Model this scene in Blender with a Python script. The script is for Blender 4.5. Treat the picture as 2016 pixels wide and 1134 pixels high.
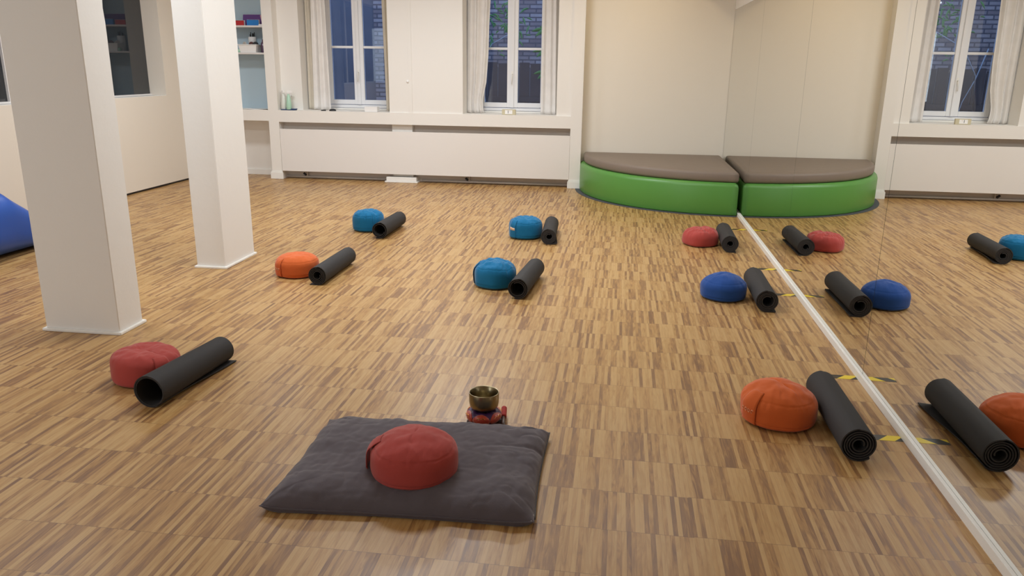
import bpy, bmesh, math, random
from mathutils import Vector, Matrix, noise
for o in list(bpy.data.objects): bpy.data.objects.remove(o)
S = bpy.context.scene; COL = S.collection
PI = math.pi

# ------------------------------------------------------------------ camera
def make_camera():
    yaw, pitch, roll = -0.133886237, 0.278533974, 0.0131611328
    cy, sy = math.cos(yaw), math.sin(yaw)
    f = Vector((sy*math.cos(pitch), cy*math.cos(pitch), -math.sin(pitch)))
    r0 = Vector((cy, -sy, 0)); u0 = r0.cross(f)
    r = r0*math.cos(roll)+u0*math.sin(roll); u = -r0*math.sin(roll)+u0*math.cos(roll)
    cam = bpy.data.cameras.new('camera'); co = bpy.data.objects.new('camera', cam); COL.objects.link(co)
    M = Matrix((r, u, -f)).transposed().to_4x4(); M.translation = Vector((0, 0, 1.5))
    co.matrix_world = M
    cam.sensor_width = 36; cam.lens = 1530.344/2016*36; cam.clip_start = .05; cam.clip_end = 100
    S.camera = co
make_camera()

# ------------------------------------------------------------------ world, lights, exposure
W = bpy.data.worlds.new('dusk'); S.world = W; W.use_nodes = True
W.node_tree.nodes['Background'].inputs[0].default_value = (.34, .50, .92, 1)
W.node_tree.nodes['Background'].inputs[1].default_value = 2.6
def area(name, loc, size, power, col, rot=(0, 0, 0), sy=None):
    l = bpy.data.lights.new(name, 'AREA'); l.energy = power; l.color = col
    l.shape = 'RECTANGLE'; l.size = size; l.size_y = sy or size
    o = bpy.data.objects.new(name, l); COL.objects.link(o); o.location = loc; o.rotation_euler = rot
    return o
WARM = (1, .87, .70); NEUT = (.90, .955, 1)
for x, y, p in ((-4.0, 7.6, 60), (-1.6, 7.8, 75), (-1.4, 4.9, 66), (-4.0, 4.6, 50), (.45, 6.2, 30), (-4.4, 1.2, 40)):
    area('ceiling_lamp_light', (x, y, 2.98), 1.0, p, NEUT, sy=.5)
area('alcove_lamp_light', (.15, 9.1, 2.93), .16, 8, (1, .76, .42))
area('rear_fill_light', (-5.0, -2.4, 1.6), 1.6, 62, (.80, .90, 1), rot=(math.radians(90), 0, math.radians(-8)), sy=1.8)  # added cool fill for the pillar fronts; no window stands here
S.view_settings.view_transform = 'Standard'; S.view_settings.look = 'None'
S.view_settings.gamma = 1; S.view_settings.use_curve_mapping = False
S.view_settings.exposure = -0.38
S.cycles.max_bounces = 10; S.cycles.diffuse_bounces = 5; S.cycles.glossy_bounces = 6; S.cycles.transparent_max_bounces = 12

# ------------------------------------------------------------------ materials
def srgb(r, g, b):
    f = lambda c: (c/255/12.92) if c/255 <= .04045 else ((c/255+.055)/1.055)**2.4
    return (f(r), f(g), f(b), 1)
class NT:
    def __init__(s, name):
        s.m = bpy.data.materials.new(name); s.m.use_nodes = True
        s.t = s.m.node_tree; s.b = s.t.nodes['Principled BSDF']
    def n(s, typ, **kw):
        nd = s.t.nodes.new(typ)
        for k, v in kw.items(): setattr(nd, k, v)
        return nd
    def l(s, a, b): s.t.links.new(a, b)
    def math(s, op, a, b=None, c=None, clamp=False):
        nd = s.n('ShaderNodeMath', operation=op, use_clamp=clamp)
        for i, v in enumerate((a, b, c)):
            if v is None: continue
            if isinstance(v, (int, float)): nd.inputs[i].default_value = v
            else: s.l(v, nd.inputs[i])
        return nd.outputs[0]
    def comb(s, x, y, z=0):
        nd = s.n('ShaderNodeCombineXYZ')
        for i, v in enumerate((x, y, z)):
            if isinstance(v, (int, float)): nd.inputs[i].default_value = v
            else: s.l(v, nd.inputs[i])
        return nd.outputs[0]
    def mix(s, fac, a, b, bt='MIX'):
        nd = s.n('ShaderNodeMix', data_type='RGBA', blend_type=bt)
        for i, v in ((0, fac), (6, a), (7, b)):
            if isinstance(v, (int, float)): nd.inputs[i].default_value = v
            elif isinstance(v, tuple): nd.inputs[i].default_value = v
            else: s.l(v, nd.inputs[i])
        return nd.outputs[2]
    def noise(s, vec, scale=5, detail=2, rough=.5, dist=0):
        nd = s.n('ShaderNodeTexNoise'); nd.inputs['Scale'].default_value = scale
        nd.inputs['Detail'].default_value = detail; nd.inputs['Roughness'].default_value = rough
        nd.inputs['Distortion'].default_value = dist
        if vec is not None: s.l(vec, nd.inputs['Vector'])
        return nd.outputs['Fac']
    def bump(s, h, strength=.2, dist=.01):
        nd = s.n('ShaderNodeBump'); nd.inputs['Strength'].default_value = strength
        nd.inputs['Distance'].default_value = dist; s.l(h, nd.inputs['Height']); s.l(nd.outputs[0], s.b.inputs['Normal'])
def simple(name, col, rough=.5, spec=.5, metal=0, var=0, vs=8, bump=0, bs=60, bd=.002, sheen=0):
    t = NT(name); b = t.b
    b.inputs['Base Color'].default_value = col; b.inputs['Roughness'].default_value = rough
    b.inputs['Specular IOR Level'].default_value = spec; b.inputs['Metallic'].default_value = metal
    if sheen: b.inputs['Sheen Weight'].default_value = sheen; b.inputs['Sheen Roughness'].default_value = .5
    tc = t.n('ShaderNodeTexCoord').outputs['Object']
    if var:
        f = t.noise(tc, vs, 3)
        c2 = tuple(max(0, c*(1-var)) for c in col[:3])+(1,)
        t.l(t.mix(f, col, c2), b.inputs['Base Color'])
    if bump: t.bump(t.noise(tc, bs, 4, .6), bump, bd)
    return t.m

def fabric(name, col, rough=.85, weave=1400, sheen=.25):
    t = NT(name); b = t.b
    tc = t.n('ShaderNodeTexCoord').outputs['Object']
    f = t.noise(tc, 9, 3); dk = tuple(c*.84 for c in col[:3])+(1,)
    t.l(t.mix(f, col, dk), b.inputs['Base Color'])
    b.inputs['Roughness'].default_value = rough; b.inputs['Specular IOR Level'].default_value = .2
    b.inputs['Sheen Weight'].default_value = sheen; b.inputs['Sheen Roughness'].default_value = .4
    h = t.math('ADD', t.noise(tc, 380, 2), t.math('MULTIPLY', t.noise(tc, 28, 3), 2.5))
    t.bump(h, .35, .0012)
    return t.m

def floor_material():
    t = NT('strip_parquet'); b = t.b
    pos = t.n('ShaderNodeNewGeometry').outputs['Position']
    sp = t.n('ShaderNodeSeparateXYZ'); t.l(pos, sp.inputs[0]); x, y = sp.outputs[0], sp.outputs[1]
    # board blocks: rows 25 cm deep, block ends wander a few mm
    bx = t.math('FLOOR', t.math('DIVIDE', x, .31))
    wn0 = t.n('ShaderNodeTexWhiteNoise', noise_dimensions='1D'); t.l(bx, wn0.inputs['W'])
    yo = t.math('ADD', y, t.math('MULTIPLY', t.math('SUBTRACT', wn0.outputs['Value'], .5), .008))
    yr = t.math('DIVIDE', t.math('SUBTRACT', yo, .07), .25)
    row = t.math('FLOOR', yr); fy = t.math('FRACT', yr)
    wn1 = t.n('ShaderNodeTexWhiteNoise', noise_dimensions='1D'); t.l(row, wn1.inputs['W'])
    xr = t.math('ADD', t.math('DIVIDE', x, .0158), t.math('MULTIPLY', wn1.outputs['Value'], 13))
    st = t.math('FLOOR', xr); fx = t.math('FRACT', xr)
    wn = t.n('ShaderNodeTexWhiteNoise', noise_dimensions='2D'); t.l(t.comb(st, row), wn.inputs['Vector'])
    wn2 = t.n('ShaderNodeTexWhiteNoise', noise_dimensions='2D'); t.l(t.comb(row, st), wn2.inputs['Vector'])
    v, v2 = wn.outputs['Value'], wn2.outputs['Value']
    # heartwood flames running through a strip
    gv = t.comb(t.math('ADD', t.math('MULTIPLY', x, 45), t.math('MULTIPLY', v, 211)),
                t.math('ADD', t.math('MULTIPLY', y, 5.5), t.math('MULTIPLY', v2, 97)), t.math('MULTIPLY', v, 33))
    flame = t.noise(gv, 1.0, 3, .55, 1.2)
    fine = t.noise(t.comb(t.math('MULTIPLY', x, 420), t.math('MULTIPLY', y, 9), v), 1.0, 2, .6, .3)
    dens = t.math('ADD', t.math('MULTIPLY', v, .92), t.math('MULTIPLY', t.math('SUBTRACT', flame, .5), 1.5))
    r = t.n('ShaderNodeValToRGB'); t.l(dens, r.inputs[0])
    e = r.color_ramp.elements
    e[0].position = .05; e[0].color = srgb(200, 163, 108)
    e[1].position = 1.0; e[1].color = srgb(120, 84, 55)
    for p, c in ((.40, srgb(186, 146, 90)), (.60, srgb(172, 130, 76)), (.70, srgb(156, 115, 68)), (.84, srgb(136, 97, 60))):
        q = e.new(p); q.color = c
    c = r.outputs[0]
    c = t.mix(t.math('MULTIPLY', fine, .22), c, srgb(120, 82, 50))
    c = t.mix(t.math('MULTIPLY', v2, .16), c, srgb(212, 168, 108))
    # worn patches larger than a board
    c = t.mix(t.math('MULTIPLY', t.noise(pos, 1.6, 2), .16), c, srgb(150, 112, 70))
    # joints
    ex = t.math('MINIMUM', fx, t.math('SUBTRACT', 1, fx)); ey = t.math('MINIMUM', fy, t.math('SUBTRACT', 1, fy))
    jx = t.math('LESS_THAN', ex, .035); jy = t.math('LESS_THAN', ey, .0045)
    j = t.math('MAXIMUM', t.math('MULTIPLY', jx, .22), t.math('MULTIPLY', jy, .55))
    c = t.mix(j, c, srgb(92, 62, 38))
    t.l(c, b.inputs['Base Color'])
    rg = t.math('ADD', .30, t.math('MULTIPLY', t.noise(pos, 3.0, 3), .16)); t.l(rg, b.inputs['Roughness'])
    b.inputs['Specular IOR Level'].default_value = .5
    t.bump(t.math('SUBTRACT', t.noise(pos, 7, 2), t.math('MULTIPLY', j, .3)), .06, .004)
    return t.m

def brick_material():
    t = NT('old_brickwork'); b = t.b
    tc = t.n('ShaderNodeTexCoord').outputs['Object']
    mp = t.n('ShaderNodeMapping'); mp.inputs['Rotation'].default_value = (PI/2, 0, 0); t.l(tc, mp.inputs[0])
    br = t.n('ShaderNodeTexBrick'); t.l(mp.outputs[0], br.inputs['Vector'])
    br.inputs['Color1'].default_value = srgb(150, 130, 124); br.inputs['Color2'].default_value = srgb(205, 190, 182)
    br.inputs['Mortar'].default_value = srgb(104, 98, 102); br.inputs['Scale'].default_value = 1
    br.inputs['Brick Width'].default_value = .22; br.inputs['Row Height'].default_value = .07; br.inputs['Mortar Size'].default_value = .012
    t.l(t.mix(t.math('MULTIPLY', t.noise(tc, 6, 4), .7), br.outputs['Color'], srgb(90, 84, 88)), b.inputs['Base Color'])
    b.inputs['Roughness'].default_value = .9
    t.bump(br.outputs['Fac'], .5, .01)
    return t.m

def tape_material():
    t = NT('hazard_tape_print'); b = t.b
    tc = t.n('ShaderNodeTexCoord').outputs['Object']
    sp = t.n('ShaderNodeSeparateXYZ'); t.l(tc, sp.inputs[0])
    d = t.math('FRACT', t.math('DIVIDE', t.math('ADD', t.math('SUBTRACT', sp.outputs[0], sp.outputs[1]), .01), .14))
    s_ = t.math('GREATER_THAN', d, .53)
    t.l(t.mix(s_, srgb(38, 33, 26), srgb(232, 205, 30)), b.inputs['Base Color']); b.inputs['Roughness'].default_value = .4
    return t.m

def glass_material(name, tint=(.9, .95, 1, 1), dark=0.0):
    t = NT(name); t.t.nodes.remove(t.b)
    out = t.t.nodes['Material Output']
    g = t.n('ShaderNodeBsdfGlossy'); g.inputs['Roughness'].default_value = .01
    tr = t.n('ShaderNodeBsdfTransparent'); tr.inputs['Color'].default_value = tint
    fr = t.n('ShaderNodeFresnel'); fr.inputs['IOR'].default_value = 1.52
    k = t.math('MULTIPLY', fr.outputs[0], 1.7, clamp=True)
    mx = t.n('ShaderNodeMixShader'); t.l(k, mx.inputs[0]); t.l(tr.outputs[0], mx.inputs[1]); t.l(g.outputs[0], mx.inputs[2])
    t.l(mx.outputs[0], out.inputs[0])
    return t.m

M = {}
M['wall'] = simple('white_wall_paint', srgb(238, 234, 228), .7, .3, bump=.10, bs=35, bd=.003)
M['wall_left'] = simple('partition_paint', srgb(228, 219, 206), .6, .3)
M['alcove'] = simple('cream_wall_paint', srgb(236, 229, 216), .7, .3, bump=.06, bs=30, bd=.003)
M['pillar'] = simple('pillar_paint', srgb(236, 234, 230), .6, .35, bump=.35, bs=14, bd=.004)
M['trim'] = simple('white_trim', srgb(242, 240, 235), .4, .5)
M['panel'] = simple('white_lacquer_panel', srgb(236, 231, 226), .45, .4)
M['cavity'] = simple('grey_cavity_wall', srgb(225, 216, 208), .8, .2)
M['ceiling'] = simple('ceiling_white', srgb(240, 238, 232), .8, .2)
M['floor'] = floor_material()
M['frame'] = simple('window_frame_white', srgb(238, 238, 240), .35, .5)
M['glass'] = glass_material('window_glass')
M['dark_glass'] = simple('dark_interior_glass', srgb(38, 42, 47), .03, .9)
M['mirror'] = simple('mirror_silver', (.83, .83, .80, 1), .0, .5, metal=1)
M['mirror_edge'] = simple('mirror_edge', srgb(70, 85, 75), .3, .5)
M['curtain'] = fabric('white_curtain', srgb(240, 236, 232), .9)
M['curtain_b'] = fabric('beige_curtain', srgb(226, 217, 200), .9)
M['red'] = fabric('red_cotton', srgb(180, 76, 70))
M['orange'] = fabric('orange_cotton', srgb(216, 104, 50))
M['petrol'] = fabric('petrol_cotton', srgb(24, 112, 160))
M['royal'] = fabric('royal_cotton', srgb(40, 80, 152))
M['grey'] = fabric('charcoal_cotton', srgb(98, 91, 97))
M['mat'] = simple('black_mat_foam', srgb(54, 52, 52), .75, .3, bump=.5, bs=500, bd=.001)
M['mat_dark'] = simple('dark_mat_foam', srgb(44, 42, 42), .8, .25, bump=.5, bs=500, bd=.001)
M['label'] = simple('pale_woven_label', srgb(224, 190, 160), .8)
M['thread'] = simple('pale_embroidery', srgb(240, 180, 140), .8)
M['green'] = simple('green_vinyl', srgb(88, 148, 66), .38, .5, bump=.1, bs=25, bd=.003)
M['taupe'] = simple('taupe_leatherette', srgb(134, 120, 108), .55, .4, var=.08, bump=.25, bs=7, bd=.01)
M['blue_vinyl'] = simple('blue_vinyl', srgb(26, 80, 170), .38, .5, bump=.12, bs=9, bd=.01)
M['black'] = simple('black_plastic', srgb(28, 28, 32), .45)
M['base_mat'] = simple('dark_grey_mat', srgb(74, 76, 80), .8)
M['brass'] = simple('bronze_bowl', srgb(140, 128, 100), .28, .5, metal=1, bump=.15, bs=90, bd=.001)
M['silk_red'] = simple('red_brocade', srgb(196, 62, 36), .32, .6, var=.3, vs=160, sheen=.4)
M['gold'] = simple('gold_thread', srgb(230, 160, 80), .3, .5, metal=.7)
M['silk_purple'] = simple('purple_brocade', srgb(70, 38, 84), .4, .5)
M['darkwood'] = simple('dark_wood', srgb(84, 58, 46), .4, .5, var=.4, vs=60)
M['redfelt'] = simple('red_felt', srgb(160, 42, 36), .85)
M['tape'] = tape_material()
M['brick'] = brick_material()
M['render_grey'] = simple('grey_render_wall', srgb(120, 118, 122), .9, var=.35, vs=2)
M['fence'] = simple('weathered_fence', srgb(96, 84, 84), .9, var=.4, vs=4)
M['ground'] = simple('dark_earth', srgb(60, 56, 52), .95)
M['leaf'] = simple('green_leaf', srgb(96, 160, 84), .5, .5)
M['branch'] = simple('pale_branch', srgb(190, 200, 205), .6)
M['blueboard'] = simple('pale_blue_paint', srgb(178, 198, 210), .6)
M['shelf'] = simple('grey_white_shelf', srgb(222, 218, 216), .5)
M['white'] = simple('white_plastic', srgb(240, 238, 236), .4)
M['paper'] = simple('white_paper', srgb(244, 242, 240), .8)
M['purple'] = simple('purple_cover', srgb(98, 62, 130), .6)
M['bookblue'] = simple('blue_cover', srgb(40, 126, 200), .5)
M['bookred'] = simple('red_cover', srgb(190, 44, 48), .5)
M['pinkedge'] = simple('pink_cover', srgb(200, 150, 160), .6)
M['bottleglass'] = simple('amber_purple_glass', srgb(86, 60, 84), .15, .6)
M['mint'] = simple('mint_bottle', srgb(176, 216, 192), .25, .6)
M['clearp'] = simple('clear_plastic', srgb(222, 224, 216), .2, .6)
M['cloth_blue'] = fabric('navy_cloth', srgb(62, 86, 128))
M['wood_light'] = simple('pale_wood', srgb(206, 196, 166), .5)
M['pipe'] = simple('cream_pipe', srgb(200, 192, 184), .5)
M['brown'] = simple('brown_leather', srgb(98, 58, 56), .5)
M['lamp'] = simple('lamp_housing', srgb(235, 235, 235), .4)

# ------------------------------------------------------------------ mesh helpers
def link(name, me, mat=None, parent=None, loc=None, rot=None, smooth=False):
    o = bpy.data.objects.new(name, me); COL.objects.link(o)
    if mat is not None and not me.materials: me.materials.append(mat)
    if parent: o.parent = parent
    if loc: o.location = loc
    if rot: o.rotation_euler = rot
    if smooth:
        for p in me.polygons: p.use_smooth = True
    return o
def fromdata(name, vs, fs, mat, parent=None, loc=None, rot=None, smooth=True):
    me = bpy.data.meshes.new(name); me.from_pydata([tuple(v) for v in vs], [], fs); me.update()
    bm = bmesh.new(); bm.from_mesh(me); bmesh.ops.recalc_face_normals(bm, faces=bm.faces); bm.to_mesh(me); bm.free()
    return link(name, me, mat, parent, loc, rot, smooth)
def bx(bm, x0, x1, y0, y1, z0, z1):
    vs = [bm.verts.new((x, y, z)) for x in (x0, x1) for y in (y0, y1) for z in (z0, z1)]
    for f in ((0, 1, 3, 2), (4, 6, 7, 5), (0, 4, 5, 1), (2, 3, 7, 6), (0, 2, 6, 4), (1, 5, 7, 3)):
        bm.faces.new([vs[i] for i in f])
def boxes(name, bl, mat, parent=None, loc=None, rot=None, bevel=0, seg=2):
    bm = bmesh.new()
    for b in bl: bx(bm, *b)
    if bevel: bmesh.ops.bevel(bm, geom=bm.edges[:]+bm.verts[:], offset=bevel, segments=seg, affect='EDGES', clamp_overlap=True)
    bmesh.ops.recalc_face_normals(bm, faces=bm.faces)
    me = bpy.data.meshes.new(name); bm.to_mesh(me); bm.free()
    return link(name, me, mat, parent, loc, rot)
def lathe(name, prof, mat, parent=None, loc=None, rot=None, n=40):
    vs = []; fs = []
    for (r, z) in prof:
        for i in range(n):
            a = 2*PI*i/n; vs.append((r*math.cos(a), r*math.sin(a), z))
    m = len(prof)
    for j in range(m-1):
        for i in range(n):
            k = (i+1) % n; fs.append((j*n+i, j*n+k, (j+1)*n+k, (j+1)*n+i))
    if prof[0][0] > 0: fs.append(tuple(range(n)))
    if prof[-1][0] > 0: fs.append(tuple((m-1)*n+i for i in range(n)))
    me = bpy.data.meshes.new(name); me.from_pydata(vs, [], fs)
    bm = bmesh.new(); bm.from_mesh(me); bmesh.ops.remove_doubles(bm, verts=bm.verts, dist=1e-6)
    bmesh.ops.recalc_face_normals(bm, faces=bm.faces); bm.to_mesh(me); bm.free()
    o = link(name, me, mat, parent, loc, rot, True)
    return o
def tube(name, pts, r, mat, parent=None, loc=None, n=10, taper=None):
    pts = [Vector(p) for p in pts]; vs = []; fs = []; up = Vector((0, 0, 1))
    for i, p in enumerate(pts):
        t = (pts[min(i+1, len(pts)-1)]-pts[max(i-1, 0)]).normalized()
        a = t.cross(up)
        if a.length < .1: a = t.cross(Vector((1, 0, 0)))
        a.normalize(); b = t.cross(a)
        rr = r if not taper else r+(taper-r)*i/(len(pts)-1)
        for k in range(n):
            q = 2*PI*k/n; vs.append(p+a*rr*math.cos(q)+b*rr*math.sin(q))
    for i in range(len(pts)-1):
        for k in range(n):
            k2 = (k+1) % n; fs.append((i*n+k, i*n+k2, (i+1)*n+k2, (i+1)*n+k))
    fs.append(tuple(range(n))); fs.append(tuple((len(pts)-1)*n+k for k in range(n)))
    return fromdata(name, vs, fs, mat, parent, loc)
def empty(name, loc, rz=0):
    o = bpy.data.objects.new(name, None); COL.objects.link(o); o.location = loc; o.rotation_euler = (0, 0, rz)
    o.empty_display_size = .1
    return o
def tag(o, label, cat, group=None):
    o['label'] = label; o['category'] = cat
    if group: o['group'] = group
    return o
def struct(o, label=None, cat=None):
    o['kind'] = 'structure'
    if label: o['label'] = label
    if cat: o['category'] = cat
    return o

# ------------------------------------------------------------------ room
CEIL = 3.1; FY = 9.93; AY = 10.1
def mx(y): return 1.258+.0036*(y-2.5)
struct(boxes('floor', [(-5.95, 1.5, -2.6, 10.6, -.1, 0)], M['floor']), 'strip parquet floor of short narrow light and dark wood strips', 'floor')
struct(boxes('ceiling', [(-6.1, 1.6, -2.7, 10.6, CEIL, CEIL+.1)], M['ceiling']), 'white ceiling above the studio', 'ceiling')
struct(boxes('wall_back', [(-6.1, 1.6, -2.7, -2.6, 0, CEIL)], M['wall']), 'white wall behind the photographer', 'wall')
# left partition wall with long dark glazed opening
struct(boxes('wall_left', [(-5.85, -5.6, -2.6, 9.80, .025, 1.09), (-5.85, -5.6, 9.245, 9.80, 1.09, CEIL),
    (-5.85, -5.6, -2.6, 1.0, 1.09, CEIL), (-5.85, -5.6, 1.0, 9.245, 2.75, CEIL)], M['wall_left']),
    'cream partition wall on the left with a recessed dark glazed opening', 'wall')
struct(boxes('wall_left_gap_shade', [(-5.85, -5.62, -2.6, 9.80, 0, .025)], M['black']), 'black strip for the shaded gap along the foot of the left partition', 'wall')  # black strip stands in for shade in the open gap under the partition
w3 = struct(boxes('window_3', [(-5.84, -5.815, 1.002, 9.243, 1.092, 2.748)], M['dark_glass']), 'dark glass pane in the left partition wall', 'window')
boxes('window_frame', [(-5.815, -5.79, 1.002, 9.243, 1.092, 1.11), (-5.815, -5.79, 6.9, 6.95, 1.11, 2.748), (-5.815, -5.79, 4.4, 4.45, 1.11, 2.748)], M['shelf'], w3)
boxes('window_sill', [(-5.789, -5.6, 1.002, 9.243, 1.0905, 1.096)], M['trim'], w3)

# far wall: front frame of columns and ledge, recessed panels, window piers, alcove
far = [(-4.605, -4.466, FY, 10.5, 0, CEIL), (-.625, -.485, FY, 10.5, 0, CEIL),
       (-6.1, -5.3, 9.80, 10.5, 0, CEIL),
       (-4.466, -.625, FY, 10.5, .75, .90), (-5.3, -4.605, FY, 10.35, .76, .90),
       (-4.466, -4.18, 10.08, 10.5, .90, CEIL), (-2.96, -2.0, 9.945, 10.5, .90, CEIL), (-.81, -.625, 9.96, 10.5, .90, CEIL),
       (-4.18, -2.96, 9.96, 10.5, 2.85, CEIL), (-2.0, -.81, 9.96, 10.5, 2.85, CEIL),
       (-5.3, -4.605, 10.3, 10.5, 0, CEIL)]
struct(boxes('wall_far', far, M['wall']), 'white far wall with projecting columns, ledge and two window recesses', 'wall')
struct(boxes('wall_far_reveal', [(-4.18, -3.985, 10.40, 10.5, .90, 2.85), (-3.025, -2.96, 10.40, 10.5, .90, 2.85),
    (-2.0, -1.91, 10.40, 10.5, .90, 2.85), (-.955, -.81, 10.40, 10.5, .90, 2.85)], M['wall']), 'plastered window reveals', 'wall')
struct(boxes('wall_far_alcove', [(-.485, 1.6, AY, 10.5, 0, CEIL)], M['alcove']), 'cream alcove wall behind the quarter-round bench', 'wall')
struct(boxes('wall_far_niche', [(-5.3, -4.605, 10.26, 10.298, .90, CEIL)], M['blueboard']), 'pale blue back of the shelf niche', 'wall')
struct(boxes('wall_far_cavity', [(-4.466, -2.95, 10.08, 10.12, 0, .75), (-2.68, -.625, 10.08, 10.12, 0, .75)], M['cavity']), 'grey wall behind the radiator cover', 'wall')
struct(boxes('wall_far_pier', [(-2.95, -2.68, 10.0, 10.24, .075, .75)], M['wall']), 'short white pier behind the radiator cover', 'wall')
struct(boxes('trim_1', [(-3.03, -2.625, 9.935, 10.2, .018, .07), (-3.05, -2.605, 9.92, 10.2, 0, .018)], M['trim'], bevel=.004), 'white moulded plinth block under the radiator cover', 'trim')
struct(boxes('trim_2', [(-2.70, -2.655, 9.938, 9.9449, .90, CEIL)], M['wall'], bevel=.002), 'flat vertical cable cover on the wall between the windows', 'trim')
def plinth(name, x0, x1, lab):
    struct(boxes(name, [(x0-.018, x1+.018, FY-.018, FY-.0005, 0, .085), (x0-.010, x1+.010, FY-.010, FY-.0005, .085, .105)], M['trim'], bevel=.002), lab, 'baseboard')
plinth('baseboard_far', -4.605, -4.466, 'white moulded skirting round the foot of the left column')
plinth('baseboard_far_right', -.625, -.485, 'white moulded skirting round the foot of the right column')
struct(boxes('baseboard_niche', [(-5.3, -4.605, 10.28, 10.2995, 0, .07)], M['trim']), 'white skirting inside the low open niche', 'baseboard')
# right wall carrying the mirrors
def skew(name, y0, y1, x_off0, x_off1, z0, z1, mat, parent=None, bevel=0):
    vs = []; fs = [(0, 1, 3, 2), (4, 6, 7, 5), (0, 4, 5, 1), (2, 3, 7, 6), (0, 2, 6, 4), (1, 5, 7, 3)]
    for xo in (x_off0, x_off1):
        for y in (y0, y1):
            for z in (z0, z1): vs.append((mx(y)+xo, y, z))
    return fromdata(name, vs, fs, mat, parent, smooth=False)
struct(skew('wall_right', -2.6, AY-.001, .006, .2, 0, CEIL, M['alcove']), 'cream wall carrying the mirrors', 'wall')
struct(skew('wall_right_upper', -2.6, AY-.001, .0, .0059, 2.174, CEIL, M['wall']), 'white wall strip above the mirrors', 'wall')
struct(skew('shade_box', -2.6, AY-.001, -.58, -.0005, 2.5, 2.85, M['wall']), 'unseen white box added above the mirrors to shade the alcove wall', 'trim')  # unseen box, added to cast shade high on the alcove wall
struct(skew('baseboard_right', -2.6, AY-.001, -.016, .0, 0, .035, M['trim']), 'narrow white skirting rail along the foot of the mirrors', 'baseboard')
seams = [-.30, 1.77, 3.84, 5.91, 7.98, AY-.002]
mlab = ['mirror panel nearest the camera, beyond the right edge of the frame', 'full height wall mirror beside the orange cushion and its rolled mat',
        'wall mirror beside the royal blue cushion, between two thin seams', 'wall mirror reflecting the rolled mat of the far red cushion',
        'wall mirror in the corner beside the green bench']
for i in range(1, 5):
    y0, y1 = seams[i]+.002, seams[i+1]-.002
    m = skew('wall_mirror', y0, y1, .0, .0055, .036, 2.172, M['mirror_edge'])
    m.data.materials.append(M['mirror'])
    for p in m.data.polygons:
        if p.normal.x < -.9: p.material_index = 1
    tag(m, mlab[i], 'mirror', 'wall mirror panels')

# ------------------------------------------------------------------ pillars
def pillar(x0, x1, y0, y1, lab):
    o = empty('pillar', ((x0+x1)/2, (y0+y1)/2, 0))
    hx, hy = (x1-x0)/2, (y1-y0)/2
    bm = bmesh.new(); n = 44
    # shaft with slightly worn corners: fine rings, corners chamfered irregularly
    rings = []
    for k in range(n+1):
        z = .0165+(CEIL-.0175)*k/n
        ring = []
        for (sx, sy) in ((-1, -1), (1, -1), (1, 1), (-1, 1)):
            c = .004+.003*abs(noise.noise(Vector((sx*3+x0, sy*3+y0, z*6))))
            if noise.noise(Vector((sx*7, sy*5+x0, z*3.1+2))) > .52: c += .006
            if sx*sy > 0: ring += [(sx*hx, sy*(hy-c)), (sx*(hx-c), sy*hy)]
            else: ring += [(sx*(hx-c), sy*hy), (sx*hx, sy*(hy-c))]
        rings.append([bm.verts.new((p[0], p[1], z)) for p in ring])
    for k in range(n):
        for i in range(8):
            j = (i+1) % 8
            bm.faces.new([rings[k][i], rings[k][j], rings[k+1][j], rings[k+1][i]])
    bm.faces.new(rings[0]); bm.faces.new(rings[-1])
    bmesh.ops.recalc_face_normals(bm, faces=bm.faces)
    me = bpy.data.meshes.new('shaft'); bm.to_mesh(me); bm.free()
    link('shaft', me, M['pillar'], o)
    t = .016
    boxes('base_moulding', [(-hx-t, hx+t, -hy-t, hy+t, 0, .016)], M['trim'], o, bevel=.003)
    tag(o, lab, 'pillar')
pillar(-3.222, -2.764, 3.84, 4.06, 'broad white square pillar in front of the blue bag')
pillar(-3.125, -2.90, 5.33, 5.815, 'narrower white pillar nearer the shelf niche')

# ------------------------------------------------------------------ windows
def window(idx, cx, lab):
    z0, z1, y = .925, 2.84, 10.42
    fr = struct(boxes('window_%d' % idx, [(cx-.48, cx-.43, y, y+.07, z0, z1), (cx+.43, cx+.48, y, y+.07, z0, z1),
        (cx-.43, cx+.43, y, y+.07, z0, z0+.04), (cx-.43, cx+.43, y, y+.07, z1-.05, z1)], M['frame'], bevel=.004), lab, 'window')
    for s in (-1, 1):
        a, b = (cx-.428, cx-.012) if s < 0 else (cx+.012, cx+.428)
        sash = boxes('window_sash', [(a, a+.058, y-.015, y+.045, z0+.045, z1-.05), (b-.058, b, y-.015, y+.045, z0+.045, z1-.05),
            (a+.058, b-.058, y-.015, y+.045, z0+.045, z0+.105), (a+.058, b-.058, y-.015, y+.045, z1-.12, z1-.05),
            (a+.058, b-.058, y-.006, y+.036, 1.695, 1.725)], M['frame'], fr, bevel=.004)
        boxes('pane', [(a+.056, b-.056, y+.012, y+.018, z0+.103, z1-.118)], M['glass'], sash)
    boxes('meeting_stile', [(cx-.022, cx+.022, y-.032, y-.0155, z0+.045, z1-.05), (cx-.012, cx+.012, y-.0155, y+.04, z0+.045, z1-.05)], M['frame'], fr, bevel=.004)
    h = tube('window_handle', [(cx, y-.033, 1.39), (cx, y-.06, 1.39), (cx, y-.065, 1.385), (cx-.004, y-.065, 1.27)], .007, M['trim'], fr, n=12)
    boxes('handle_plate', [(cx-.012, cx+.012, y-.037, y-.032, 1.35, 1.43)], M['trim'], h, bevel=.002)
    boxes('window_sill', [(cx-.475, cx+.475, 10.36, y+.02, .9005, .922)], M['trim'], fr, bevel=.004)
window(1, -3.505, 'left white casement window with dark panes')
window(2, -1.432, 'right white casement window showing leaves and brickwork outside')

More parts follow.
